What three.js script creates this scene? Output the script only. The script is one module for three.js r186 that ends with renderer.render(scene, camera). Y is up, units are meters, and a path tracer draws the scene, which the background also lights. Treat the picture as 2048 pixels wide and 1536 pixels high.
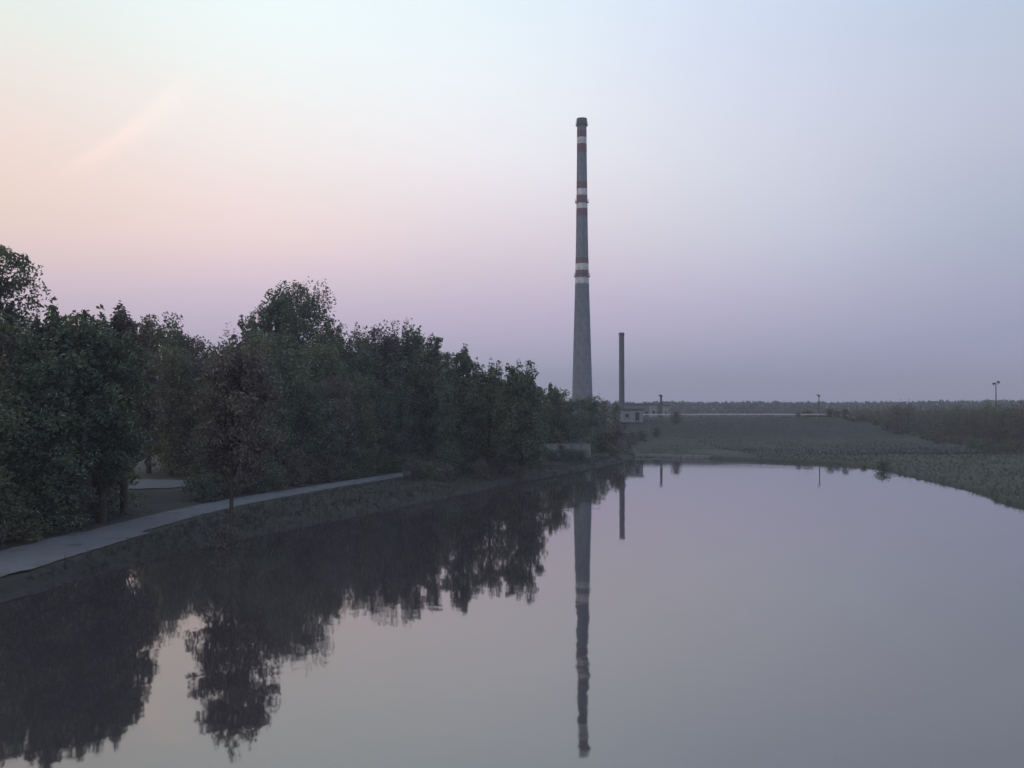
import * as THREE from 'three';
import { mergeGeometries } from 'three/addons/utils/BufferGeometryUtils.js';
import { ImprovedNoise } from 'three/addons/math/ImprovedNoise.js';

// ---------------------------------------------------------------- camera, sky, sun, exposure
const scene = new THREE.Scene();
const EYE = 8;                                   // metres above the water, on a bridge
const camera = new THREE.PerspectiveCamera(2 * Math.atan(768 / 2000) * 180 / Math.PI, 4 / 3, 0.5, 9000);
camera.position.set(0, EYE, 0);
camera.lookAt(0, EYE + 0.025 * 100, -100);
const renderer = new THREE.WebGLRenderer({ antialias: true });
renderer.toneMapping = THREE.LinearToneMapping;
renderer.toneMappingExposure = 1.09;
renderer.shadowMap.enabled = true;

const noise3 = new ImprovedNoise();
const fbm = (x, y, z = 0, oct = 4) => { let a = 0, w = 0.5, f = 1; for (let i = 0; i < oct; i++) { a += w * noise3.noise(x * f + 17.3 * i, y * f - 9.1 * i, z * f + 3.7 * i); w *= 0.5; f *= 2.03; } return a; };
function rng(seed) { let s = (seed * 2654435761) >>> 0; return () => { s = (s + 0x6D2B79F5) >>> 0; let t = s; t = Math.imul(t ^ (t >>> 15), t | 1); t ^= t + Math.imul(t ^ (t >>> 7), t | 61); return ((t ^ (t >>> 14)) >>> 0) / 4294967296; }; }
const clamp = (v, a, b) => Math.max(a, Math.min(b, v));
const smooth = (a, b, v) => { const t = clamp((v - a) / (b - a), 0, 1); return t * t * (3 - 2 * t); };
const lin = c => { c /= 255; return c <= 0.04045 ? c / 12.92 : ((c + 0.055) / 1.055) ** 2.4; };

// twilight sky: the sun has just set to the left and behind; blue grey at the horizon, a rose band above it, pale above that
const SUN_AZ = -128, SUN_EL = 6;
{
  const AZ = [-180, -122, -65, -27, -14, 0, 14, 27, 65, 120, 180];
  const EL = [-6, 0.5, 5.7, 9.6, 14.5, 21.5, 34, 60, 90];
  const Z = [176, 200, 228];
  const SHIFT = [[9, 2, 12], [10, 2, 12], [8, 0, 8], [5, 0, 2], [3, 0, 2], [2, 2, 2], [0, 0, 0], [0, 0, 0], [0, 0, 0]];
  const T = [
    [[150, 150, 172], [225, 185, 165], [186, 172, 178], [168, 165, 186], [164, 164, 186], [158, 162, 186], [150, 156, 182], [138, 146, 172], [134, 144, 170], [140, 148, 174]],
    [[165, 160, 178], [240, 202, 175], [202, 184, 184], [182, 174, 188], [178, 174, 190], [170, 173, 192], [156, 160, 184], [140, 149, 174], [137, 146, 172], [146, 152, 176]],
    [[185, 176, 190], [250, 220, 190], [222, 202, 194], [215, 200, 204], [214, 200, 208], [207, 195, 208], [190, 187, 204], [166, 171, 190], [160, 168, 188], [166, 171, 190]],
    [[205, 197, 204], [252, 230, 206], [242, 220, 206], [240, 220, 206], [246, 225, 219], [232, 218, 225], [210, 209, 222], [178, 185, 203], [172, 180, 201], [182, 187, 205]],
    [[214, 213, 218], [250, 238, 220], [244, 232, 214], [243, 229, 217], [246, 241, 236], [242, 240, 243], [216, 219, 231], [192, 197, 213], [184, 192, 210], [194, 200, 214]],
    [[210, 217, 226], [242, 242, 230], [240, 242, 230], [230, 240, 235], [238, 250, 249], [230, 242, 249], [208, 219, 239], [186, 200, 222], [182, 197, 220], [192, 205, 222]],
    [[200, 213, 228], [226, 235, 235], [226, 236, 236], [226, 238, 238], [226, 240, 244], [216, 234, 244], [202, 220, 240], [188, 206, 230], [182, 202, 228], [188, 206, 227]],
    [[184, 206, 228], [194, 213, 230], [194, 213, 230], [192, 213, 232], [192, 213, 233], [190, 212, 233], [186, 210, 232], [182, 206, 230], [179, 203, 229], [179, 203, 228]],
    Array(10).fill(Z),
  ].map((r, i) => [...r, r[0]].map((c, q) => q >= 5 && q <= 8 && i < 5 ? [c[0] - [5, 5, 6, 7, 4][i], c[1], c[2]] : q === 4 && i < 4 ? [c[0] - 3, c[1], c[2] + 2] : c).map(c => c.map((v, k) => lin(Math.min(254, v + SHIFT[i][k])))));
  const cr = (p0, p1, p2, p3, t) => p1 + 0.5 * t * (p2 - p0 + t * (2 * p0 - 5 * p1 + 4 * p2 - p3 + t * (3 * (p1 - p2) + p3 - p0)));
  const find = (A, v) => { let i = 0; while (i < A.length - 2 && v > A[i + 1]) i++; return [i, clamp((v - A[i]) / (A[i + 1] - A[i]), 0, 1)]; };
  const W = 2048, H = 1024, data = new Float32Array(W * H * 4);
  const nr = EL.length, nc = AZ.length - 1, wrap = k => ((k % nc) + nc) % nc;
  // faint contrail: a short pale rose streak high on the left
  const streakA = [-24.2, 12.4], streakB = [-17.8, 17.6];
  for (let j = 0; j < H; j++) {
    const el = ((j + 0.5) / H - 0.5) * 180;
    const [r, tr] = find(EL, Math.max(el, -6));
    for (let i = 0; i < W; i++) {
      const a = ((i + 0.5) / W - 0.5) * 2 * Math.PI;
      const az = Math.atan2(Math.cos(a), -Math.sin(a)) * 180 / Math.PI;
      const [c, tc] = find(AZ, az);
      const o = (j * W + i) * 4;
      const cloud = el > 0 && el < 40 ? 0.018 * fbm(az * 0.05, el * 0.22, 2.1, 4) * smooth(3, 10, el) : 0;
      let st = 0;
      if (az > -29 && az < -12 && el > 10 && el < 22) {
        const ux = streakB[0] - streakA[0], uy = streakB[1] - streakA[1], L = Math.hypot(ux, uy);
        const s = ((az - streakA[0]) * ux + (el - streakA[1]) * uy) / L / L, d = ((az - streakA[0]) * uy - (el - streakA[1]) * ux) / L;
        const w = 0.25 + 0.55 * clamp(s, 0, 1), dd = d - 0.35 * Math.sin(s * 4) * 0.5;
        st = Math.exp(-dd * dd / (dd < 0 ? w * w * 0.3 : w * w * 2)) * smooth(-0.1, 0.12, s) * (1 - smooth(0.6, 1.15, s)) * (0.8 + 0.5 * fbm(az * 1.1, el * 1.1, 5));
      }
      for (let k = 0; k < 3; k++) {
        const row = q => { const R = T[clamp(q, 0, nr - 1)]; return cr(R[wrap(c - 1)][k], R[wrap(c)][k], R[wrap(c + 1)][k], R[wrap(c + 2)][k], tc); };
        let v = cr(row(r - 1), row(r), row(r + 1), row(r + 2), tr);
        v *= 1 + cloud; v += st * [0.105, 0.052, 0.018][k];
        data[o + k] = Math.max(0.01, v);
      }
      data[o + 3] = 1;
    }
  }
  const sky = new THREE.DataTexture(data, W, H, THREE.RGBAFormat, THREE.FloatType);
  sky.mapping = THREE.EquirectangularReflectionMapping;
  sky.magFilter = sky.minFilter = THREE.LinearFilter;
  sky.needsUpdate = true;
  scene.background = sky;
  scene.environment = sky;
}
const sun = new THREE.DirectionalLight(new THREE.Color().setRGB(1, 0.72, 0.58), 0.3);
{
  const a = SUN_AZ * Math.PI / 180, e = SUN_EL * Math.PI / 180;
  sun.position.set(Math.sin(a) * Math.cos(e) * 400, Math.sin(e) * 400, -Math.cos(a) * Math.cos(e) * 400 - 120);
  sun.target.position.set(0, 0, -120);
  sun.castShadow = true; sun.shadow.radius = 50; sun.shadow.mapSize.set(2048, 2048);
  Object.assign(sun.shadow.camera, { left: -260, right: 260, top: 160, bottom: -60, near: 1, far: 1200 });
  scene.add(sun, sun.target);
}
scene.fog = new THREE.FogExp2(new THREE.Color().setRGB(0.87, 0.85, 1.0), 0.0005);

// ---------------------------------------------------------------- helpers
const taken = new Set();
function numbered(name) { let n = name, k = 0; while (taken.has(n)) n = name + '_' + String(++k).padStart(3, '0'); taken.add(n); return n; }
function tag(o, label, category, group) { o.userData = { label }; if (category) o.userData.category = category; if (group) o.userData.group = group; return o; }
function thing(name, label, category, pos = [0, 0, 0], turn = 0, group) {
  const o = new THREE.Group(); o.name = numbered(name); o.position.set(...pos); o.rotation.y = turn; scene.add(o);
  return tag(o, label, category, group);
}
function part(name, geo, mat, parent) {
  const m = new THREE.Mesh(Array.isArray(geo) ? mergeGeometries(geo) : geo, mat);
  m.name = name; m.castShadow = m.receiveShadow = true; parent.add(m); return m;
}
function structure(name, geo, mat, label) {
  const m = new THREE.Mesh(geo, mat); m.name = numbered(name); m.castShadow = m.receiveShadow = true;
  m.userData = { kind: 'structure', label }; scene.add(m); return m;
}
const box = (w, h, d, x = 0, y = 0, z = 0, ry = 0) => { const g = new THREE.BoxGeometry(w, h, d); if (ry) g.rotateY(ry); return g.translate(x, y, z); };
const cyl = (r0, r1, y0, y1, seg = 12, x = 0, z = 0, open = false) => new THREE.CylinderGeometry(r1, r0, y1 - y0, seg, 1, open).translate(x, (y0 + y1) / 2, z);
const std = (rgb, rough = 0.9, extra = {}) => new THREE.MeshStandardMaterial({ color: new THREE.Color().setRGB(...rgb), roughness: rough, ...extra });
// where a point seen in column px at distance D stands, and the height it reaches
const X = (px, D) => (px - 1024) / 2000 * D;
const Y = (py, D) => EYE + (818 - py) / 2000 * D;

// a small tiling grain, used on concrete, gravel and ground (colour only)
function grainTexture(seed, lo, hi, size = 256, freq = 8) {
  const d = new Uint8Array(size * size * 4), r = rng(seed);
  for (let j = 0; j < size; j++) for (let i = 0; i < size; i++) {
    const u = i / size * Math.PI * 2, v = j / size * Math.PI * 2, f = freq / 6;
    let n = 0, w = 0.5;
    for (let k = 0; k < 4; k++) { const q = f * 2 ** k; n += w * noise3.noise(q * Math.cos(u) + seed, q * Math.sin(u) + q * Math.cos(v), q * Math.sin(v) - seed); w *= 0.6; }
    const g = clamp(lo + (hi - lo) * (0.5 + n * 0.8 + (r() - 0.5) * 0.35), 0, 255);
    d.set([g, g, g, 255], (j * size + i) * 4);
  }
  const t = new THREE.DataTexture(d, size, size); t.wrapS = t.wrapT = THREE.RepeatWrapping; t.magFilter = THREE.LinearFilter; t.colorSpace = THREE.SRGBColorSpace; t.needsUpdate = true; return t;
}
const grain = grainTexture(3, 150, 255), coarse = grainTexture(11, 165, 255, 256, 4);

// ---------------------------------------------------------------- water outline and terrain
const shore = [[-34, 400], [-33, 60], [-27.5, 10], [-24.6, -18], [-22.6, -36], [-21.6, -44], [-20.3, -51], [-17.4, -61], [-13.5, -72], [-9.2, -83], [-5, -94.5], [-1.3, -105], [3, -116], [7, -126], [11.6, -138], [16, -149.5], [18.6, -159], [20.4, -167],
  [24, -166], [30.4, -162], [37, -155.5], [43, -149.8], [47.6, -144.5], [49.6, -139], [48.6, -131], [46.8, -113], [44.6, -96], [41.4, -85], [41.8, -79], [40.5, -62], [39, -40], [39, 0], [42, 60], [44, 400]];
function waterDistance(x, z) {                                       // > 0 on land
  let best = 1e9, inside = false;
  for (let i = 0, j = shore.length - 1; i < shore.length; j = i++) {
    const [ax, az] = shore[j], [bx, bz] = shore[i], ux = bx - ax, uz = bz - az;
    const t = clamp(((x - ax) * ux + (z - az) * uz) / (ux * ux + uz * uz), 0, 1);
    const d = Math.hypot(x - ax - ux * t, z - az - uz * t); if (d < best) best = d;
    if ((az > z) !== (bz > z) && x < (bx - ax) * (z - az) / (bz - az) + ax) inside = !inside;
  }
  return inside ? -best : best;
}
const pathLine = new THREE.CatmullRomCurve3([[-33, 60], [-31.5, 10], [-29, -22], [-25.0, -42], [-24.1, -54], [-23.6, -66], [-22.3, -77], [-18.6, -92], [-14.4, -106], [-8, -126], [-1, -148], [6, -176], [11.5, -200], [16, -235]].map(p => new THREE.Vector3(p[0], 0, p[1])));
const pathPts = pathLine.getSpacedPoints(160);
const pathHalf = p => -p.z < 60 ? 2.3 : -p.z < 90 ? 1.7 : 1.5;
const clearing = { x: -36, z: -96, rx: 6.2, rz: 6.5 };
function pathDistance(x, z) { let b = 1e9; for (const p of pathPts) { const d = (p.x - x) ** 2 + (p.z - z) ** 2; if (d < b) b = d; } return Math.sqrt(b); }
// the long road embankment that closes the view across the far bank
const embankment = (x, z) => { const e = smooth(8, 30, x) * (1 - smooth(82, 102, x)); if (z > -184 || z < -290) return 0; return 4.9 * e * (z > -253 ? smooth(-176, -256, z) * 0.45 + 0.55 * smooth(-206, -252, z) : z > -262 ? 1 : 1 - smooth(-262, -288, z)); };
function landHeight(x, z, exact) {
  if (z < -420 || z > 140 || x < -160 || x > 200) return 1.0 + 0.35 * fbm(x * 0.006, z * 0.006, 1);
  let d = waterDistance(x, z);
  d += 0.35 * fbm(x * 0.22, z * 0.22, 4) + 0.25 * fbm(x * 0.9, z * 0.9, 8, 2);
  if (d < 0) return Math.max(-1.6, d * 0.4);
  const right = smooth(36, 46, x) * smooth(-170, -120, z);
  let h = 0.45 * smooth(0, 1.3, d) + 0.25 * smooth(1, 9, d) + right * 1.5 * smooth(2, 26, d) + 0.3 * smooth(10, 80, d);
  h += (0.12 * fbm(x * 0.13, z * 0.13, 6) + 0.07 * fbm(x * 0.7, z * 0.7, 9, 2)) * smooth(0.3, 3, d) + 0.35 * fbm(x * 0.006, z * 0.006, 1) * smooth(60, 140, d);
  h += embankment(x, z);
  if (x < 25) { const w = 1 - smooth(2.6, 4.2, pathDistance(x, z)); h += (0.6 - h) * w * smooth(0.2, 1.2, d); }
  return h;
}
function axis(fineA, fineB, step, end0, end1, grow = 1.16) {
  const v = []; for (let a = fineA; a <= fineB + 1e-6; a += step) v.push(a);
  let s = step, a = fineA; while (a > end0) { s *= grow; a -= s; v.unshift(a); }
  s = step; a = v[v.length - 1]; while (a < end1) { s *= grow; a += s; v.push(a); } return v;
}
{
  const xs = axis(-46, 64, 0.6, -3400, 3400), zs = axis(-292, -30, 0.75, -3400, 1200);
  const pos = [], col = [], uv = [], idx = [];
  for (const z of zs) for (const x of xs) {
    const y = landHeight(x, z); pos.push(x, y, z); uv.push(x / 3, z / 3);
    const n = fbm(x * 0.05, z * 0.05, 12), m = fbm(x * 0.45, z * 0.45, 14, 3), f = fbm(x * 0.008, z * 0.012, 19);
    const left = x < 24 && z > -170 ? 1 : 0; const dry = smooth(-0.05, 0.4, n * 0.7 + m * 0.5), far = smooth(160, 230, Math.hypot(x, z));
    let c = [0.056 + 0.024 * dry, 0.064 + 0.016 * dry, 0.045 + 0.012 * dry].map(v => v * (1 + 0.5 * m));
    const field = [0.03 + 0.01 * n, 0.031 + 0.004 * n, 0.033].map(v => v * (1 + 0.9 * f + 0.7 * m + 0.5 * n));
    c = c.map((v, k) => v + (field[k] - v) * far);
    if (left) c = [0.04, 0.036, 0.031].map(v => v * (1 + 0.6 * m + 0.3 * n));
    if (y < 0.12) c = [0.034, 0.03, 0.025];                          // wet mud
    col.push(...c);
  }
  for (let j = 0; j < zs.length - 1; j++) for (let i = 0; i < xs.length - 1; i++) { const a = j * xs.length + i, b = a + 1, c = a + xs.length, d = c + 1; idx.push(a, c, b, b, c, d); }
  const g = new THREE.BufferGeometry();
  g.setAttribute('position', new THREE.Float32BufferAttribute(pos, 3)); g.setAttribute('color', new THREE.Float32BufferAttribute(col, 3)); g.setAttribute('uv', new THREE.Float32BufferAttribute(uv, 2));
  g.setIndex(idx); g.computeVertexNormals();
  structure('ground', g, new THREE.MeshStandardMaterial({ vertexColors: true, roughness: 1, map: grain }), 'dark grassy river banks and the flat plain beyond');
}
// ---------------------------------------------------------------- water, with real ripples
{
  const waves = [], r = rng(91);
  for (let i = 0; i < 26; i++) {
    const L = 0.45 * 1.17 ** i * (0.9 + 0.2 * r()), a = (r() - 0.5) * 1.9 + (i % 3 === 0 ? 0.9 : 0), k = 2 * Math.PI / L;
    const slope = 0.0004 * (L < 4 ? 1 : 4 / L) ** 0.6;
    waves.push([k * Math.sin(a), k * Math.cos(a), r() * 6.28, slope / k, L]);
  }
  const rows = [], cols = 300; for (let d = 14; d < 172; d *= 1.0042) rows.push(d);
  const pos = [], nor = [], uv = [], idx = [];
  const push = (x, z, step) => {
    const calm = 0.45 + 1.3 * smooth(-0.2, 0.35, fbm(x * 0.035, z * 0.02, 31, 3));
    let y = 0, nx = 0, nz = 0;
    for (const [kx, kz, ph, A, L] of waves) { if (L < 3 * step) continue; const t = kx * x + kz * z + ph; y += A * calm * Math.sin(t); const c = A * calm * Math.cos(t); nx -= c * kx; nz -= c * kz; }
    pos.push(x, y, z); uv.push(x, z); const q = 1 / Math.hypot(nx, 1, nz); nor.push(nx * q, q, nz * q);
  };
  const all = [-400, -100, -30, 0, 8, ...rows];
  for (const d of all) for (let i = 0; i <= cols; i++) {
    const half = d < 14 ? 60 : d * 0.62 + 3, x = -half + 2 * half * i / cols;
    push(clamp(x, -60, 70), -d, d < 14 ? 9 : d * 0.0042);
  }
  for (let j = 0; j < all.length - 1; j++) for (let i = 0; i < cols; i++) { const a = j * (cols + 1) + i, b = a + 1, c = a + cols + 1, d = c + 1; idx.push(a, b, c, b, d, c); }
  const g = new THREE.BufferGeometry();
  g.setAttribute('position', new THREE.Float32BufferAttribute(pos, 3)); g.setAttribute('normal', new THREE.Float32BufferAttribute(nor, 3)); g.setAttribute('uv', new THREE.Float32BufferAttribute(uv, 2)); g.setIndex(idx);
  structure('water', g, new THREE.MeshPhysicalMaterial({ color: new THREE.Color().setRGB(0.046, 0.038, 0.043), roughness: 0.035, ior: 2.15 }), 'calm river water mirroring the dusk sky, trees and chimneys');
}
// ---------------------------------------------------------------- gravel path, far road, stone edging
const M = {
  gravel: std([1, 1, 1], 1, { vertexColors: true }),
  concrete: std([0.19, 0.222, 0.285], 0.95, { map: coarse, vertexColors: true }),
  red: std([0.18, 0.1, 0.13], 0.85, { map: coarse, vertexColors: true }),
  white: std([0.7, 0.72, 0.78], 0.85, { map: coarse, vertexColors: true }),
  dark: std([0.06, 0.065, 0.075], 0.7),
  steel: std([0.085, 0.09, 0.11], 0.6, { metalness: 0.3 }),
  pole: std([0.07, 0.07, 0.08], 0.7),
  pale: std([0.34, 0.37, 0.43], 0.9, { map: coarse }),
  panel: std([0.20, 0.21, 0.24], 0.9, { map: coarse }),
  roof: std([0.13, 0.13, 0.15], 0.85, { map: coarse }),
  glass: std([0.03, 0.035, 0.04], 0.12),
  stone: std([0.3, 0.3, 0.33], 0.95, { map: coarse }),
};
function ribbon(pts, halfAt, lift, across = 8, seed = 5) {
  const pos = [], uv = [], idx = []; let run = 0;
  pts.forEach((p, i) => {
    const t = pts[Math.min(i + 1, pts.length - 1)].clone().sub(pts[Math.max(i - 1, 0)]).normalize();
    if (i) run += p.distanceTo(pts[i - 1]);
    for (let k = 0; k <= across; k++) {
      const s = k / across * 2 - 1, edge = 1 + 0.22 * fbm(p.x * 0.5 + 40 * Math.sign(s), p.z * 0.5, seed, 3);
      const x = p.x - t.z * s * halfAt(p) * edge, z = p.z + t.x * s * halfAt(p) * edge;
      pos.push(x, landHeight(x, z) + lift, z); uv.push(s * halfAt(p) / 2, run / 2);
    }
    if (i) for (let k = 0; k < across; k++) { const a = (i - 1) * (across + 1) + k, c = a + across + 1; idx.push(a, a + 1, c, a + 1, c + 1, c); }
  });
  const g = new THREE.BufferGeometry(); g.setAttribute('position', new THREE.Float32BufferAttribute(pos, 3)); g.setAttribute('uv', new THREE.Float32BufferAttribute(uv, 2)); g.setIndex(idx); g.computeVertexNormals(); return g;
}
// trodden gravel: pale stones with grass and mud patches creeping in
function wornGravel(g) {
  const p = g.attributes.position, col = [];
  for (let i = 0; i < p.count; i++) { const x = p.getX(i), z = p.getZ(i), n = fbm(x * 0.6, z * 0.6, 71, 4), m = fbm(x * 2.3, z * 2.3, 73, 2), grass = smooth(0.16, 0.34, n + 0.35 * m), t = 1 + 0.5 * m + 0.35 * fbm(x * 0.15, z * 0.15, 75, 2); col.push((0.105 + (0.055 - 0.105) * grass) * t, (0.105 + (0.057 - 0.105) * grass) * t, (0.124 + (0.045 - 0.124) * grass) * t); }
  g.setAttribute('color', new THREE.Float32BufferAttribute(col, 3)); return g;
}
structure('path', wornGravel(ribbon(pathLine.getSpacedPoints(760), pathHalf, 0.05, 14)), M.gravel, 'pale gravel path along the left bank below the trees');
{
  const g2 = new THREE.RingGeometry(0.02, 1, 60, 22).rotateX(-Math.PI / 2), q = g2.attributes.position;
  for (let i = 0; i < q.count; i++) {
    const a = Math.atan2(q.getZ(i), q.getX(i)), e = 1 + 0.25 * fbm(Math.cos(a) * 1.4, Math.sin(a) * 1.4, 7);
    const x = clearing.x + q.getX(i) * clearing.rx * e, z = clearing.z + q.getZ(i) * clearing.rz * e;
    q.setXYZ(i, x, landHeight(x, z) + 0.07, z); g2.attributes.uv.setXY(i, x / 2, z / 2);
  }
  g2.computeVertexNormals();
  structure('gravel_clearing', wornGravel(g2), M.gravel, 'small pale clearing among the trees behind the gravel path');
}
{
  const t = thing('guardrail', 'long thin pale guardrail along the road on the embankment beyond the far shore', 'guardrail', [30, 0, -254]), rail = [], r = rng(4);
  const at = x => landHeight(x, -254);
  for (let x = 27; x < 87; x += 3) {
    const a = at(x), b = at(x + 3), g = new THREE.BoxGeometry(3.02, 0.3, 0.08); g.rotateZ(Math.atan2(b - a, 3)); g.translate(x + 1.5 - 30, (a + b) / 2 + 0.72, 0.06); rail.push(g);
    part('post', box(0.14, 1.0, 0.14, x - 30, a + 0.42, -0.08), M.pole, t);
  }
  part('rail', rail, M.white, t);
}
{
  // pale stone edging along the left end of the far shore: separate blocks on one footing
  const edge = new THREE.CatmullRomCurve3([[20.6, -167.6], [24, -166.4], [28, -164.0], [32, -161.4]].map(p => new THREE.Vector3(p[0], 0, p[1])));
  const t = thing('stone_edging', 'low pale stone edging along the far shore beside the bushes', 'edging', [20.6, 0, -167.6]);
  const r = rng(8), variants = [0, 1, 2].map(k => { const g = new THREE.BoxGeometry(0.98, 0.5 + 0.04 * k, 0.7, 2, 1, 1), p = g.attributes.position, q = rng(60 + k); for (let i = 0; i < p.count; i++) p.setXYZ(i, p.getX(i) * (0.97 + 0.05 * Math.sin(p.getY(i) * 9 + k)), p.getY(i) + 0.02 * Math.sin(p.getX(i) * 7 + k), p.getZ(i)); g.computeVertexNormals(); return g; });
  for (let i = 0; i < 13; i++) {
    const u = (i + 0.5) / 13, p = edge.getPointAt(u), d = edge.getTangentAt(u), b = part('stone', variants[i % 3], M.stone, t);
    b.position.set(p.x - 20.6, 0.2 + 0.03 * r(), p.z + 167.6); b.rotation.y = Math.atan2(-d.z, d.x) + (r() - 0.5) * 0.06;
  }
}
// ---------------------------------------------------------------- the two chimneys
{
  const D = 350, x = X(1164.5, D), y = py => Y(py, D);
  const t = thing('banded_chimney', 'tall tapering concrete chimney with red and white bands and platforms', 'chimney', [x, 0, -D]);
  // radius along the height, from the widths seen
  const prof = [[0.6, 3.75], [y(790), 3.55], [y(673), 2.98], [y(560), 2.42], [y(485), 2.12], [y(401), 1.92], [y(300), 1.72], [y(236), 1.66]];
  const R = h => { for (let i = 1; i < prof.length; i++) if (h <= prof[i][0]) { const [a, b] = [prof[i - 1], prof[i]]; return a[1] + (b[1] - a[1]) * (h - a[0]) / (b[0] - a[0]); } return prof[prof.length - 1][1]; };
  const barrel = (h0, h1, out, seg = 48) => { const pts = [], n = Math.max(2, Math.ceil((h1 - h0) / 3)); if (out) pts.push(new THREE.Vector2(R(h0) - 0.05, h0)); for (let i = 0; i <= n; i++) { const h = h0 + (h1 - h0) * i / n; pts.push(new THREE.Vector2(R(h) + out, h)); } if (out) pts.push(new THREE.Vector2(R(h1) - 0.05, h1)); const g = new THREE.LatheGeometry(pts, seg), p = g.attributes.position, u = g.attributes.uv; for (let i = 0; i < p.count; i++) u.setXY(i, u.getX(i) * 6, p.getY(i) / 5); const col = []; for (let i = 0; i < p.count; i++) { const a = Math.atan2(p.getZ(i), p.getX(i)), t = 1 + 0.55 * fbm(Math.cos(a) * 4, p.getY(i) * 0.045, Math.sin(a) * 4, 3) + 0.25 * fbm(Math.cos(a) * 2, p.getY(i) * 0.6, Math.sin(a) * 2, 2); col.push(t, t, t); } g.setAttribute('color', new THREE.Float32BufferAttribute(col, 3)); return g; };
  const shaft = part('shaft', barrel(0.4, y(237), 0), M.concrete, t);
  const top = [new THREE.LatheGeometry([[1.2, y(246)], [1.83, y(246)], [1.86, y(235)], [1.8, y(233.5)], [1.2, y(233.5)], [1.15, y(246)]].map(p => new THREE.Vector2(...p)), 40)];
  part('cap', top, M.dark, t);
  const cast = new THREE.LatheGeometry([[0.4, 0], [4.3, 0], [4.25, 1.6], [3.7, 1.75]].map(p => new THREE.Vector2(...p)), 40); part('footing', cast, M.concrete, t);
  for (const [a, b, m] of [[272, 258, 'red'], [285, 272, 'white'], [303, 285, 'red'], [376, 362, 'red'], [389, 376, 'white'], [402, 389, 'red'], [416, 404, 'white'], [431, 416, 'red'], [527, 515, 'red'], [540, 527, 'white'], [551, 540, 'red'], [567, 553.5, 'white']])
    tag(part('band', barrel(y(a), y(b) - 0.01, 0.025), M[m], t), m === 'red' ? 'dull red painted band' : 'pale white painted band');
  for (const py of [247, 403, 552.5]) {
    const h = y(py), r = R(h), g = [new THREE.LatheGeometry([[r - 0.05, h - 0.25], [r + 0.48, h - 0.12], [r + 0.48, h], [r - 0.05, h]].map(p => new THREE.Vector2(...p)), 40)];
    const pl = part('platform', g, M.dark, t), rail = [];
    for (const dy of [0.55, 1.1]) rail.push(new THREE.TorusGeometry(r + 0.45, 0.03, 5, 40).rotateX(Math.PI / 2).translate(0, h + dy, 0));
    for (let k = 0; k < 16; k++) { const a = k / 16 * 6.283; rail.push(cyl(0.03, 0.03, h, h + 1.1, 5, Math.cos(a) * (r + 0.45), Math.sin(a) * (r + 0.45))); }
    part('railing', rail, M.steel, pl);
  }
}
{
  const D = 299, h = Y(665, D), t = thing('small_chimney', 'slim dark steel chimney with a rounded lip right of the banded one', 'chimney', [X(1243.5, D), 0, -D]);
  part('shaft', new THREE.LatheGeometry([[0.98, 0.4], [0.98, 3], [0.86, 3.2], [0.8, h * 0.6], [0.78, h - 0.8], [0.5, h - 0.8]].map(p => new THREE.Vector2(...p)), 28), M.steel, t);
  part('lip', new THREE.LatheGeometry([[0.55, h - 0.9], [0.8, h - 0.92], [0.87, h - 0.7], [0.86, h - 0.2], [0.76, h], [0.6, h], [0.55, h - 0.9]].map(p => new THREE.Vector2(...p)), 28), M.steel, t);
  for (const q of [0.33, 0.52, 0.72]) part('flange', new THREE.LatheGeometry([[0.7, h * q], [0.93, h * q], [0.93, h * q + 0.14], [0.7, h * q + 0.14]].map(p => new THREE.Vector2(...p)), 24), M.dark, t);
}
// ---------------------------------------------------------------- works buildings at the foot of the chimneys
function gableHall(name, label, x, z, w, h, d, rise, wallM, roofM, turn = 0, openings = []) {
  const t = thing(name, label, 'building', [x, 0, z], turn), s = new THREE.Shape();
  s.moveTo(-w / 2, 0.3); s.lineTo(w / 2, 0.3); s.lineTo(w / 2, h); if (rise) s.lineTo(0, h + rise); s.lineTo(-w / 2, h); s.closePath();
  part('wall', new THREE.ExtrudeGeometry(s, { depth: d, bevelEnabled: false }).translate(0, 0, -d / 2), wallM, t);
  if (rise) { const L = Math.hypot(w / 2 + 0.35, rise * (w / 2 + 0.35) / (w / 2)), a = Math.atan2(rise, w / 2); const g = []; for (const sd of [-1, 1]) { const b = new THREE.BoxGeometry(L, 0.18, d + 0.6); b.rotateZ(-sd * a); b.translate(sd * (w / 4 + 0.17), h + rise / 2 - 0.02, 0); g.push(b); } part('roof', g, roofM, t); }
  else part('roof', [box(w + 0.5, 0.35, d + 0.5, 0, h + 0.18, 0)], roofM, t);
  for (const [ox, oy, ow, oh, m] of openings) {
    const f = part('window', [box(ow + 0.24, 0.14, 0.2, ox, oy + oh / 2 + 0.05, d / 2 + 0.06), box(ow + 0.24, 0.14, 0.24, ox, oy - oh / 2 - 0.05, d / 2 + 0.08), box(0.12, oh, 0.2, ox - ow / 2 - 0.04, oy, d / 2 + 0.06), box(0.12, oh, 0.2, ox + ow / 2 + 0.04, oy, d / 2 + 0.06)], M.pale, t);
    part('pane', box(ow, oh, 0.06, ox, oy, d / 2 + 0.04), m || M.glass, f);
  }
  return t;
}
{
  const D = 335, x0 = X(1246, D), x1 = X(1328, D), w = x1 - x0, wins = [];
  for (let i = 0; i < 6; i++) wins.push([-w / 2 + 1.5 + i * (w - 3) / 5, 6.3, 1.3, 1.8]);
  gableHall('boiler_house', 'long dark flat roofed works hall behind the slim chimney', (x0 + x1) / 2, -D - 6, w, Y(807, D) - 0.35, 11, 0, M.panel, M.roof, 0, wins);
}
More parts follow.
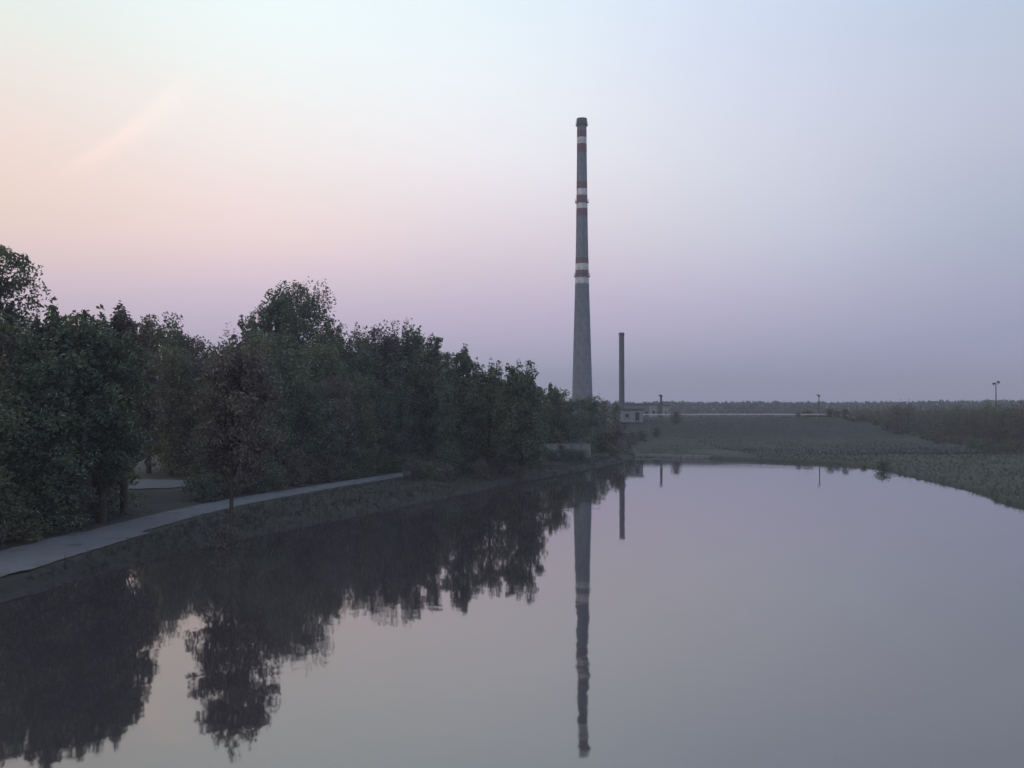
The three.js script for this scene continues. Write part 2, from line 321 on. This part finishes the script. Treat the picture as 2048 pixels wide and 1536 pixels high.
gableHall('pale_tower_house', 'narrow pale works tower right of the first lamp post', X(1333, 330), -333, 1.7, Y(812, 330), 2.4, 0, M.pale, M.roof, 0, [[0, 6.6, 0.6, 1.2]]);
gableHall('stair_block', 'small pale stair block left of the first lamp post', X(1308, 316), -318, 1.9, Y(810, 316), 2.4, 0, M.pale, M.roof, 0, [[0, 6.9, 0.7, 1.0]]);
gableHall('pump_house', 'tiny pale hut between the bushes left of the slim chimney', X(1207, 236), -238, 2.2, 6.2, 3, 0.6, M.pale, M.roof, 0.1, [[0, 5.1, 0.7, 0.8]]);
gableHall('gate_hut', 'small pale flat roofed hut at the left end of the embankment below the slim chimney', X(1262, 238), -238, 4.9, 3.2, 4, 0, M.pale, M.roof, 0.06, [[-1.3, 1.9, 0.9, 0.9], [1.1, 1.7, 1.0, 1.9]]).position.y = landHeight(X(1262, 238), -238) - 0.4;
{
  const t = thing('low_wall', 'pale low concrete wall among the trees left of the corner bushes', 'wall', [X(1131, 151), 0.5, -151], -0.03), g = [], L = 7.6;
  for (let k = 0; k < 5; k++) part('panel', box(L / 5 - 0.03, 2.25, 0.22, -L / 2 + (k + 0.5) * L / 5, 1.0, 0), M.stone, t);
  part('coping', box(L + 0.1, 0.14, 0.34, 0, 2.2, 0), M.stone, t);
}
// ---------------------------------------------------------------- lamp posts and the floodlight mast
function lampPost(px, D, topY, r, label) {
  const x = X(px, D), h = Y(topY, D) - landHeight(x, -D), t = thing('lamp_post', label, 'lamp post', [x, landHeight(x, -D) - 0.1, -D]);
  part('pole', [cyl(r * 1.25, r * 0.8, 0, h - 1.1, 12), cyl(r * 2, r * 1.9, 0, 0.5, 12)], M.pole, t);
  const hd = part('lamp_head', [new THREE.CylinderGeometry(r + 0.2, r + 0.12, 0.22, 14).translate(0, h - 1.5, 0), new THREE.SphereGeometry(0.3, 12, 8).scale(1.25, 0.4, 1.25).translate(0, h - 1.36, 0), box(0.6, 0.16, 0.3, -0.3, h - 1.15, 0)], M.pole, t);
  part('bracket', [box(0.7, 0.08, 0.08, -0.25, h - 1.28, 0)], M.pole, hd);
}
lampPost(1322, 256, 780, 0.3, 'thicker dark lamp post on the embankment road beside the works buildings');
lampPost(1638, 257, 780, 0.13, 'thinner lamp post standing alone on the embankment road to the right');
{
  const D = 235, px = 1992, h = Y(766, D), x = X(px, D), t = thing('floodlight_mast', 'thin floodlight mast with two lamps above the right hand trees', 'floodlight mast', [x, landHeight(x, -D) - 0.1, -D]);
  part('pole', cyl(0.2, 0.1, 0, h - 0.9, 10), M.pole, t);
  part('crossbar', box(1.3, 0.1, 0.12, 0.05, h - 1.1, 0), M.pole, t);
  for (const [sx, dy, tilt] of [[-0.5, -1.0, 0.25], [0.55, -0.65, -0.3]]) {
    const g = new THREE.BoxGeometry(0.62, 0.42, 0.3); g.rotateZ(tilt); g.translate(sx, h + dy, 0.1);
    part('floodlight', [g, box(0.08, 0.5, 0.08, sx, h + dy - 0.3, 0)], M.pole, t);
  }
}
// ---------------------------------------------------------------- trees and bushes
const leafMat = new THREE.MeshPhysicalMaterial({ vertexColors: true, roughness: 1, side: THREE.DoubleSide, transmission: 0.5, thickness: 0, ior: 1.3 });
const barkMat = std([0.06, 0.05, 0.042], 1);
function taper(points, r0, r1, seg = 6, n = 6) {
  const curve = new THREE.CatmullRomCurve3(points), g = new THREE.TubeGeometry(curve, n, 1, seg), p = g.attributes.position, c = new THREE.Vector3();
  for (let i = 0; i <= n; i++) { curve.getPointAt(i / n, c); const r = r0 + (r1 - r0) * i / n; for (let k = 0; k <= seg; k++) { const q = i * (seg + 1) + k; p.setXYZ(q, c.x + (p.getX(q) - c.x) * r, c.y + (p.getY(q) - c.y) * r, c.z + (p.getZ(q) - c.z) * r); } }
  return g;
}
// a crown as leaf sprays in clumps in lobes on limbs; shape gives the half width along the height
function growTree({ h, w, seed, stout = 1, low = 0.14, lobes = 18, clumps = 10, leaves = 9500, leaf = 0.36, shape = 'dome', tint = [0.092, 0.098, 0.07], spiky = 0.5 }) {
  const r = rng(seed), V = (x, y, z) => new THREE.Vector3(x, y, z), wood = [], lobeList = [];
  const prof = t => shape === 'dome' ? Math.sqrt(Math.max(0, 1 - ((t - 0.42) / 0.6) ** 2)) : shape === 'spire' ? Math.sin(Math.PI * Math.min(1, 0.18 + t * 0.82)) ** 0.8 * (1.05 - 0.35 * t) : 0.55 + 0.45 * Math.sin(Math.PI * (0.15 + 0.8 * t));
  const lean = V((r() - 0.5) * w * 0.12, 0, (r() - 0.5) * w * 0.12), axisAt = t => V(lean.x * t * t, h * t, lean.z * t * t);
  wood.push(taper([V(0, -0.4, 0), axisAt(0.3), axisAt(0.6), axisAt(0.93)], (h * 0.017 + 0.06) * stout, 0.03, 8, 9));
  for (let i = 0; i < lobes; i++) {
    const t = (i + 0.3 + 0.5 * r()) / lobes, a = i * 2.39996 + r() * 0.9, y = h * (low + (1 - low) * t * 0.93), rad = prof(t) * w / 2 * (0.5 + 0.42 * r());
    const R = w * (0.19 + 0.11 * r()) * (t > 0.8 ? 0.8 : 1), c = axisAt(y / h).add(V(Math.cos(a) * Math.max(0, rad), 0, Math.sin(a) * Math.max(0, rad)));
    c.y = Math.min(c.y, h - R * (t > 0.7 ? 1.15 : 0.6)); lobeList.push([c, R, t]);
    const s = axisAt(clamp(c.y / h - 0.16, 0.12, 0.8)), mid = s.clone().lerp(c, 0.55); mid.y += 0.06 * h * (r() - 0.3);
    wood.push(taper([s, mid, c], h * 0.006 + 0.02, 0.02, 5, 4));
  }
  for (let i = 0; i < 5; i++) { const t = low + (0.92 - low) * (i + 0.7) / 5.4, R = w * 0.27 * Math.max(0.45, prof((i + 0.7) / 5.4)), c = axisAt(t); c.y = Math.min(c.y, h - R * 1.1); lobeList.push([c, R, (i + 0.7) / 5.4]); }
  const pos = [], nor = [], col = [], per = Math.max(4, Math.round(leaves / ((lobes + 5) * clumps)));
  const ax = V(0, 0, 0), u = V(0, 0, 0), v = V(0, 0, 0), c = V(0, 0, 0);
  for (const [L, R, t] of lobeList) for (let k = 0; k < clumps; k++) {
    const a = r() * 6.283, b = Math.acos(2 * r() - 1), q = R * (0.45 + 0.55 * Math.cbrt(r())), tip = t > 0.55 && r() < spiky;
    c.set(L.x + q * Math.sin(b) * Math.cos(a), L.y + q * Math.cos(b) * (tip ? 1.25 : 0.85), L.z + q * Math.sin(b) * Math.sin(a));
    const cr = R * (0.4 + 0.26 * r()), cy = cr * (tip ? 1.7 : 0.75), tone = 0.82 + 0.36 * r(), warm = (r() - 0.5) * 0.22;
    for (let n = 0; n < per; n++) {
      const a2 = r() * 6.283, b2 = Math.acos(2 * r() - 1), q2 = Math.cbrt(r());
      const x = c.x + cr * q2 * Math.sin(b2) * Math.cos(a2) * (tip ? 0.7 : 1), y = Math.max(0.15, c.y + cy * q2 * Math.cos(b2)), z = c.z + cr * q2 * Math.sin(b2) * Math.sin(a2) * (tip ? 0.7 : 1);
      ax.set(r() - 0.5, r() - 0.2, r() - 0.5).normalize(); u.set(r() - 0.5, r() - 0.5, r() - 0.5).cross(ax).normalize(); v.crossVectors(ax, u);
      const s = leaf * (0.6 + 0.8 * r()), e = s * (0.38 + 0.25 * r()), f = s * 0.12;
      const P = [[-s / 2, 0, 0], [0, -e / 2, f], [s / 2, 0, 0], [0, e / 2, f]].map(([i, j, k2]) => [x + u.x * i + v.x * j + ax.x * k2, y + u.y * i + v.y * j + ax.y * k2, z + u.z * i + v.z * j + ax.z * k2]);
      for (const id of [0, 1, 2, 0, 2, 3]) { pos.push(...P[id]); nor.push(ax.x, ax.y, ax.z); }
      const m = tone * (0.85 + 0.3 * r()), cl = [tint[0] * m * (1 + warm), tint[1] * m, tint[2] * m * (1 - warm)]; for (let i = 0; i < 6; i++) col.push(...cl);
    }
  }
  const g = new THREE.BufferGeometry();
  g.setAttribute('position', new THREE.Float32BufferAttribute(pos, 3)); g.setAttribute('normal', new THREE.Float32BufferAttribute(nor, 3)); g.setAttribute('color', new THREE.Float32BufferAttribute(col, 3));
  return { crown: g, trunk: mergeGeometries(wood) };
}
function plant(name, spec, label, category, x, z, turn = 0, group) {
  const t = thing(name, label, category, [x, landHeight(x, z) - 0.02, z], turn, group), g = growTree(spec);
  part(name === 'bush' ? 'stem' : 'trunk', g.trunk, barkMat, t); part('crown', g.crown, leafMat, t); return t;
}
function copyOf(root, label, x, z, turn, sx, sy, group) {
  const c = root.clone(); c.name = numbered(root.name.replace(/_\d{3}$/, '')); scene.add(c);
  c.position.set(x, landHeight(x, z) - 0.02, z); c.rotation.y = turn; c.scale.set(sx, sy, sx);
  c.userData = { ...root.userData, label }; if (group) c.userData.group = group; else delete c.userData.group; return c;
}
const height = (py, x, D) => Y(py, D) - landHeight(x, -D);
// trees that shape the skyline of the left bank: [column, distance, top row, width, look, label]
const olive = [0.112, 0.116, 0.056], mid = [0.088, 0.11, 0.064], grey = [0.118, 0.096, 0.086];
for (const [px, D, top, w, look, label] of [
  [-12, 83, 474, 7.4, { lobes: 24, leaves: 13000, low: 0.22, tint: mid, spiky: 0.2, clumps: 11 }, 'tallest tree, cut off by the left edge of the photo above the wood'],
  [96, 62, 614, 5.6, { shape: 'spire', tint: mid }, 'tree with a small peaked top right beside the tall edge tree'],
  [160, 66, 619, 6.6, { tint: olive, spiky: 0.3 }, 'broad low topped tree second along from the tall edge tree'],
  [208, 65, 633, 4.6, { tint: mid, spiky: 0.8, low: 0.26 }, 'dark tree in front of the gravel clearing with a sloping right shoulder'],
  [250, 70, 616, 4.2, { shape: 'spire', tint: grey, spiky: 0.9, low: 0.3 }, 'feathery tree with several upright tips left of the skyline dip'],
  [298, 112, 632, 6.0, { shape: 'spire', tint: olive, spiky: 0.8 }, 'slim upright tree at the left of the dip before the domed tree'],
  [342, 118, 637, 6.4, { shape: 'spire', tint: mid, spiky: 0.9 }, 'twin tipped tree in the middle of the dip before the domed tree'],
  [374, 122, 656, 6.0, { tint: grey }, 'tree sloping down into the lowest skyline dip'],
  [418, 126, 686, 5.6, { tint: olive, spiky: 0.8, leaves: 6500 }, 'thin topped tree in the lowest notch of the skyline'],
  [464, 60, 690, 4.7, { stout: 0.6, low: 0.4, lobes: 18, leaves: 11000, tint: grey, spiky: 0.4, leaf: 0.27 }, 'slender loose crowned tree on the water side of the gravel path'],
  [500, 118, 632, 6.2, { tint: mid, spiky: 0.7 }, 'stepped shoulder tree on the left of the domed tree'],
  [588, 125, 560, 10.6, { lobes: 34, clumps: 11, leaves: 24000, tint: mid, low: 0.2, spiky: 0.25 }, 'high domed tree standing above all the others in the wood'],
  [546, 122, 578, 6.4, { lobes: 22, leaves: 12000, tint: mid, spiky: 0.3 }, 'rounded tree pressed against the left of the domed crown'],
  [662, 128, 640, 5.6, { tint: olive, spiky: 0.9 }, 'ragged tree falling away at the right of the domed crown'],
  [722, 131, 657, 7.0, { tint: olive, spiky: 0.5 }, 'broad tree at the left end of the level skyline stretch'],
  [772, 129, 648, 6.0, { tint: grey, spiky: 0.6 }, 'tree in the level skyline stretch with a small knob on top'],
  [814, 128, 643, 6.4, { tint: mid, spiky: 0.9 }, 'tree with a pointed crest ending the level skyline stretch'],
  [862, 127, 668, 5.4, { tint: mid, spiky: 0.4, lobes: 16 }, 'tree with a steep right flank above the shoreline step'],
  [926, 114, 695, 4.8, { tint: mid, spiky: 0.8 }, 'small peaked tree just right of the big skyline step'],
  [978, 116, 722, 5.6, { tint: olive, spiky: 0.8, leaves: 6500 }, 'loose open tree halfway down the slope to the chimney'],
  [1042, 112, 727, 5.0, { tint: mid, spiky: 0.7, low: 0.15 }, 'tree with a peaked top overhanging the water left of the chimney'],
  [1054, 134, 748, 4.2, { tint: mid, spiky: 0.5, low: 0.12 }, 'rounded tree stepping down towards the banded chimney'],
  [1108, 160, 772, 4.8, { tint: olive, spiky: 0.6, low: 0.12 }, 'low tree near the end of the wood left of the banded chimney'],
  [1176, 192, 791, 6.4, { tint: mid, spiky: 0.5, low: 0.08 }, 'dark tree standing in front of the foot of the banded chimney'],
  [1138, 178, 800, 6.4, { tint: mid, low: 0.08 }, 'small tree at the left foot of the banded chimney'],
  [1208, 205, 797, 2.8, { tint: grey, low: 0.3, leaves: 700, spiky: 0.6 }, 'thin little tree between the two chimneys'],
  [1231, 214, 803, 3.0, { tint: mid, low: 0.1, leaves: 1300 }, 'bushy little tree against the foot of the slim chimney'],
]) { const x = X(px, D); plant('tree', { h: height(top, x, D), w, seed: 100 + Math.round(px + D), ...look }, label, 'tree', x, -D, 0); }

// the body of the wood: copies of six grown trees, kept below the skyline and out of the water's mirror
{
  const sky = [[-400, 500], [-60, 540], [40, 640], [75, 650], [95, 640], [250, 640], [330, 665], [430, 710], [470, 670], [520, 640], [650, 665], [700, 680], [840, 672], [885, 715], [905, 745], [950, 740], [1040, 765], [1100, 800], [1160, 815], [1250, 830]];
  const mir = [[-400, 1900], [230, 1600], [270, 1440], [300, 1285], [390, 1225], [440, 1235], [560, 1300], [640, 1240], [880, 1210], [905, 1130], [1000, 1180], [1080, 1040], [1150, 1010], [1250, 940]];
  const at = (A, x) => { let i = 0; while (i < A.length - 2 && x > A[i + 1][0]) i++; const [a, b] = [A[i], A[i + 1]]; return a[1] + (b[1] - a[1]) * clamp((x - a[0]) / (b[0] - a[0]), 0, 1); };
  const stretch = px => px < 200 ? 'between the left edge and the pale clearing' : px < 500 ? 'around the pale clearing and the skyline dip' : px < 680 ? 'below the high domed tree' : px < 900 ? 'under the level skyline stretch' : 'where the skyline slopes down to the chimneys';
  const kinds = [['dome', mid, 0.3], ['spire', olive, 0.7], ['column', mid, 0.5], ['dome', grey, 0.6], ['spire', mid, 0.9], ['dome', olive, 0.5]].map(([shape, tint, spiky], i) => ({ h: 14, w: 6.8, seed: 700 + i, shape, tint, spiky, low: 0.06, leaves: 7800, lobes: 18 }));
  const roots = [], r = rng(77); let n = 0;
  const put = (x, D, cap) => {
    const px = 1024 + x / D * 2000; if (px < -260 || px > 1235) return;
    const limit = Math.min(height(at(sky, px) + 6 + 26 * r(), x, D), (at(mir, px) - 818) / 2000 * D - EYE - 0.7, cap);
    if (limit < 4.5) return;
    const label = 'dark leafy tree massed in the wood ' + stretch(px), group = 'trees massed in the wood ' + stretch(px);
    const k = Math.floor(r() * 6), turn = r() * 6.28, sy = limit / 14, sx = clamp(sy * (0.85 + 0.3 * r()), 0.55, 1.25);
    if (!roots[k]) { roots[k] = plant('tree', kinds[k], label, 'tree', x, -D, turn, group); roots[k].scale.set(sx, sy, sx); } else copyOf(roots[k], label, x, -D, turn, sx, sy, group);
    n++;
  };
  for (let D = 50; D < 215; D += 5.2) {                              // rows running back from the path
    const p = pathPts.reduce((a, b) => Math.abs(-b.z - D) < Math.abs(-a.z - D) ? b : a);
    for (const off of [4.6, 9.5, 15.5, 22.5]) {
      const x = p.x - off - 1.8 * r(), d = D + 4 * (r() - 0.5);
      if (Math.hypot((x - clearing.x) / (clearing.rx + 3), (-d - clearing.z) / (clearing.rz + 3)) < 1) continue;
      if (d < 106 && d > 66 && Math.abs(x / d * 2000 + 1024 - 292) < 85) continue;   // the clearing stays open towards the river
      if (off > 16 && D < 60) continue;
      put(x, d, off < 5 ? 11 : 26);
    }
  }
  console.log('wood trees', n);
}
// undergrowth: bushes behind the path and at the water
{
  const kinds = [[2.6, 3.2, mid], [2.2, 3.4, olive], [3.2, 3.0, grey]].map(([h, w, tint], i) => ({ h, w, seed: 900 + i, low: 0.02, lobes: 11, clumps: 8, leaves: 2200, leaf: 0.2, tint, spiky: 0.3 }));
  const roots = []; const r = rng(51);
  const bush = (x, z, s, label, group, k = Math.floor(r() * 3)) => {
    const turn = r() * 6.28; if (!roots[k]) { roots[k] = plant('bush', kinds[k], label, 'bush', x, z, turn, group); roots[k].scale.setScalar(s); return; }
    copyOf(roots[k], label, x, z, turn, s, s * (0.85 + 0.3 * r()), group);
  };
  for (let D = 44; D < 200; D += 3.1) {
    const p = pathPts.reduce((a, b) => Math.abs(-b.z - D) < Math.abs(-a.z - D) ? b : a), x = p.x - 3.4 - 0.9 * r();
    const px = 1024 + x / D * 2000; if (px < -60) continue;
    if (px > 195 && px < 378 && D < 100) continue;
    const where = px < 230 ? 'left of the pale clearing' : px < 700 ? 'between the pale clearing and the level skyline stretch' : 'towards the far end of the path';
    bush(x, -D + r(), 0.8 + 0.5 * r(), 'dark undergrowth bush behind the gravel path ' + where, 'undergrowth behind the path ' + where);
  }
  // bushes on the strip of bank between path and water, from the bend on
  for (const [px, D, s] of [[826, 103, 0.75], [845, 106, 0.9], [862, 108, 0.8], [905, 112, 1.2], [940, 117, 1.0], [985, 122, 1.1], [1010, 114, 0.9], [1060, 128, 1.0], [1020, 134, 1.2], [1086, 143, 0.72], [1106, 143, 0.67], [1124, 143, 0.72], [1143, 143, 0.70], [1162, 143, 0.77], [1040, 141, 0.9], [960, 108, 0.8], [895, 103, 0.7]])
    bush(X(px, D), -D, s, 'bush on the strip of bank between the path and the water', 'bushes between path and water');
  for (const [px, D, s, label] of [
    [452, 58, 0.7, 'small bush at the foot of the slender waterside tree'],
    [1196, 171, 1.35, 'leftmost bush of the dark clump at the corner where the banks meet'],
    [1214, 174, 1.2, 'middle bush of the dark clump at the corner where the banks meet'],
    [1233, 170, 1.75, 'tallest bush at the right end of the corner clump, above the stone edging'],
    [1166, 163, 1.3, 'bush just left of the dark corner clump, near the pale path end'],
    [1225, 160, 0.75, 'low bush hanging over the water below the corner clump'],
    [1766, 130.6, 0.62, 'rounded bush overhanging the water on the right bank'],
    [1727, 137, 0.42, 'smaller bush at the water just left of the rounded one on the right bank'],
    [1284, 206, 0.9, 'bush on the embankment slope just right of the pale hut'], [1312, 214, 0.7, 'bush on the embankment slope below the thicker lamp post'],
    [1352, 236, 0.9, 'low bush on the embankment slope right of the thicker lamp post'], [1262, 196, 0.9, 'bush on the far shore just behind the stone edging'],
  ]) bush(X(px, D), -D, s, label, undefined);
  for (let i = 0; i < 34; i++) { const px = 1590 + 500 * (i + r()) / 34, D = 262 - 92 * smooth(1600, 2080, px) - 12 * r(); bush(X(px, D), -D, 0.45 + 0.6 * r(), 'low bush along the foot of the right hand tree belt', 'bushes along the right hand belt'); }
}
// the dark tree belt on the right, behind the grassy bank
{
  const r = rng(23), roots = [];
  const kinds = [0, 1, 2, 3].map(i => ({ h: 8, w: 8, seed: 400 + i, low: 0.03, lobes: 15, clumps: 9, leaves: 4800, leaf: 0.27, tint: [mid, olive, grey, mid][i], spiky: 0.4 }));
  for (let i = 0; i < 40; i++) {
    const u = (i + r()) / 40, px = 1600 + 525 * u, D = 285 - 100 * smooth(0, 1, u) + (i % 2) * 16 + 8 * r(), x = X(px, D), where = px < 1760 ? 'low end near the thinner lamp post' : px < 1930 ? 'middle behind the right grassy bank' : 'end below the floodlight mast', label = 'dark tree of the right hand belt, ' + where, group = 'right hand tree belt, ' + where;
    const top = 812 - 7 * smooth(0.5, 0.9, u) + 7 * r() + 20 * (1 - smooth(0, 0.3, u)) - (Math.abs(px - 1803) < 14 || Math.abs(px - 1870) < 10 ? 6 : 0), sy = height(top, x, D) / 8, sx = Math.max(0.85, sy) * (0.85 + 0.3 * r()), k = i % 4;
    if (!roots[k]) { roots[k] = plant('tree', kinds[k], label, 'tree', x, -D, r() * 6, group); roots[k].scale.set(sx, sy, sx); } else copyOf(roots[k], label, x, -D, r() * 6, sx, sy, group);
  }
}
// far wood along the horizon: one mass
{
  const r = rng(64), pos = [], col = [], nor = [];
  const tri = (c, s, tone) => { const n = new THREE.Vector3(r() - 0.5, r() * 0.6, r() - 0.3).normalize(), u = new THREE.Vector3(r() - 0.5, r() - 0.5, r() - 0.5).cross(n).normalize(), v = new THREE.Vector3().crossVectors(n, u); for (const [a, b] of [[-1, -0.5], [1, -0.4], [0.1, 0.9]]) { pos.push(c[0] + (u.x * a + v.x * b) * s, Math.max(0.5, c[1] + (u.y * a + v.y * b) * s), c[2] + (u.z * a + v.z * b) * s); nor.push(n.x, n.y, n.z); col.push(0.066 * tone, 0.072 * tone, 0.06 * tone); } };
  for (let x = -520; x < 860; x += 3.9) for (let row = 0; row < 2; row++) {
    const h = 12.0 + 1.2 * fbm(x * 0.02, row, 3) + 1.0 * r() + row * 0.4 + 1.3 * smooth(250, 360, x), w = 3.4 + 1.6 * r(), z = -715 - row * 8 - 6 * r(), tone = 0.75 + 0.5 * r();
    for (let k = 0; k < 64; k++) { const t = r(), a = r() * 6.283, rr = w * Math.sqrt(Math.max(0.05, 1 - ((t - 0.4) / 0.62) ** 2)) * (0.6 + 0.4 * r()); tri([x + Math.cos(a) * rr, h * (0.02 + 0.96 * t), z + Math.sin(a) * rr], 1.2 + 1.0 * r(), tone); }
  }
  const g = new THREE.BufferGeometry(); g.setAttribute('position', new THREE.Float32BufferAttribute(pos, 3)); g.setAttribute('normal', new THREE.Float32BufferAttribute(nor, 3)); g.setAttribute('color', new THREE.Float32BufferAttribute(col, 3));
  const m = new THREE.Mesh(g, leafMat); m.name = 'far_wood'; m.castShadow = m.receiveShadow = true; m.userData = { kind: 'stuff', label: 'long low dark wood along the whole horizon of the plain', category: 'wood' }; scene.add(m);
}
// grass on the banks
{
  const r = rng(38), blades = [];
  for (let k = 0; k < 9; k++) { const a = r() * 6.28, l = 0.5 + 0.5 * r(), d = 0.25 * r(), g = new THREE.BufferGeometry(), c = Math.cos(a), s = Math.sin(a), w = 0.025; g.setAttribute('position', new THREE.Float32BufferAttribute([-s * w + c * d, 0, c * w + s * d, s * w + c * d, 0, -c * w + s * d, c * (d + 0.3 * l), l, s * (d + 0.3 * l)], 3)); g.computeVertexNormals(); blades.push(g); }
  const tuft = mergeGeometries(blades), spots = [];
  const tryAdd = (x, z, s) => { const d = waterDistance(x, z); if (d < 0.02) return; if (pathDistance(x, z) < 2.7) return; spots.push([x, landHeight(x, z) - 0.03, z, s]); };
  for (let i = 0; i < 42000; i++) { const D = 72 + 175 * r() ** 1.25, x = 38 + 62 * r(); if (D > 165 && r() < (D - 165) / 40) continue; if (fbm(x * 0.07, D * 0.07, 44, 3) + r() * 0.7 < 0.15) continue; tryAdd(x, -D, 0.2 + 0.4 * r() * r()); }
  for (let i = 0; i < 17000; i++) { const D = 38 + 118 * r() ** 1.3, x = -17.2 + 0.375 * (D - 61) + 1.2 - 14 * r() ** 1.2; tryAdd(x, -D, 0.18 + 0.42 * r() * r()); }
  for (let i = 0; i < 26000; i++) { const D = 145 + 109 * r(), x = 22 + 78 * r(); if (fbm(x * 0.09, D * 0.05, 48, 3) + 0.5 * r() < 0.2) continue; tryAdd(x, -D, 0.15 + 0.3 * r() * r()); }
  const m = new THREE.InstancedMesh(tuft, std([1, 1, 1], 1, { side: THREE.DoubleSide }), spots.length), M4 = new THREE.Matrix4(), q = new THREE.Quaternion(), C = new THREE.Color();
  spots.forEach(([x, y, z, s], i) => { q.setFromAxisAngle(new THREE.Vector3(0, 1, 0), r() * 6.28); M4.compose(new THREE.Vector3(x, y, z), q, new THREE.Vector3(s * 1.2, s, s * 1.2)); m.setMatrixAt(i, M4); const n = fbm(x * 0.08, z * 0.08, 12), t = 0.75 + 0.5 * r(); m.setColorAt(i, C.setRGB(...(z < -150 ? [0.034 + 0.014 * n, 0.037 + 0.01 * n, 0.034] : x < 24 && z > -150 ? [0.05 + 0.03 * n, 0.05 + 0.02 * n, 0.037] : [0.058 + 0.035 * n, 0.068 + 0.024 * n, 0.046 + 0.016 * n]).map(v => v * t))); });
  m.name = 'grass'; m.castShadow = m.receiveShadow = true; m.userData = { kind: 'stuff', label: 'rough dark grass on the river banks', category: 'grass' }; scene.add(m);
}
renderer.render(scene, camera);
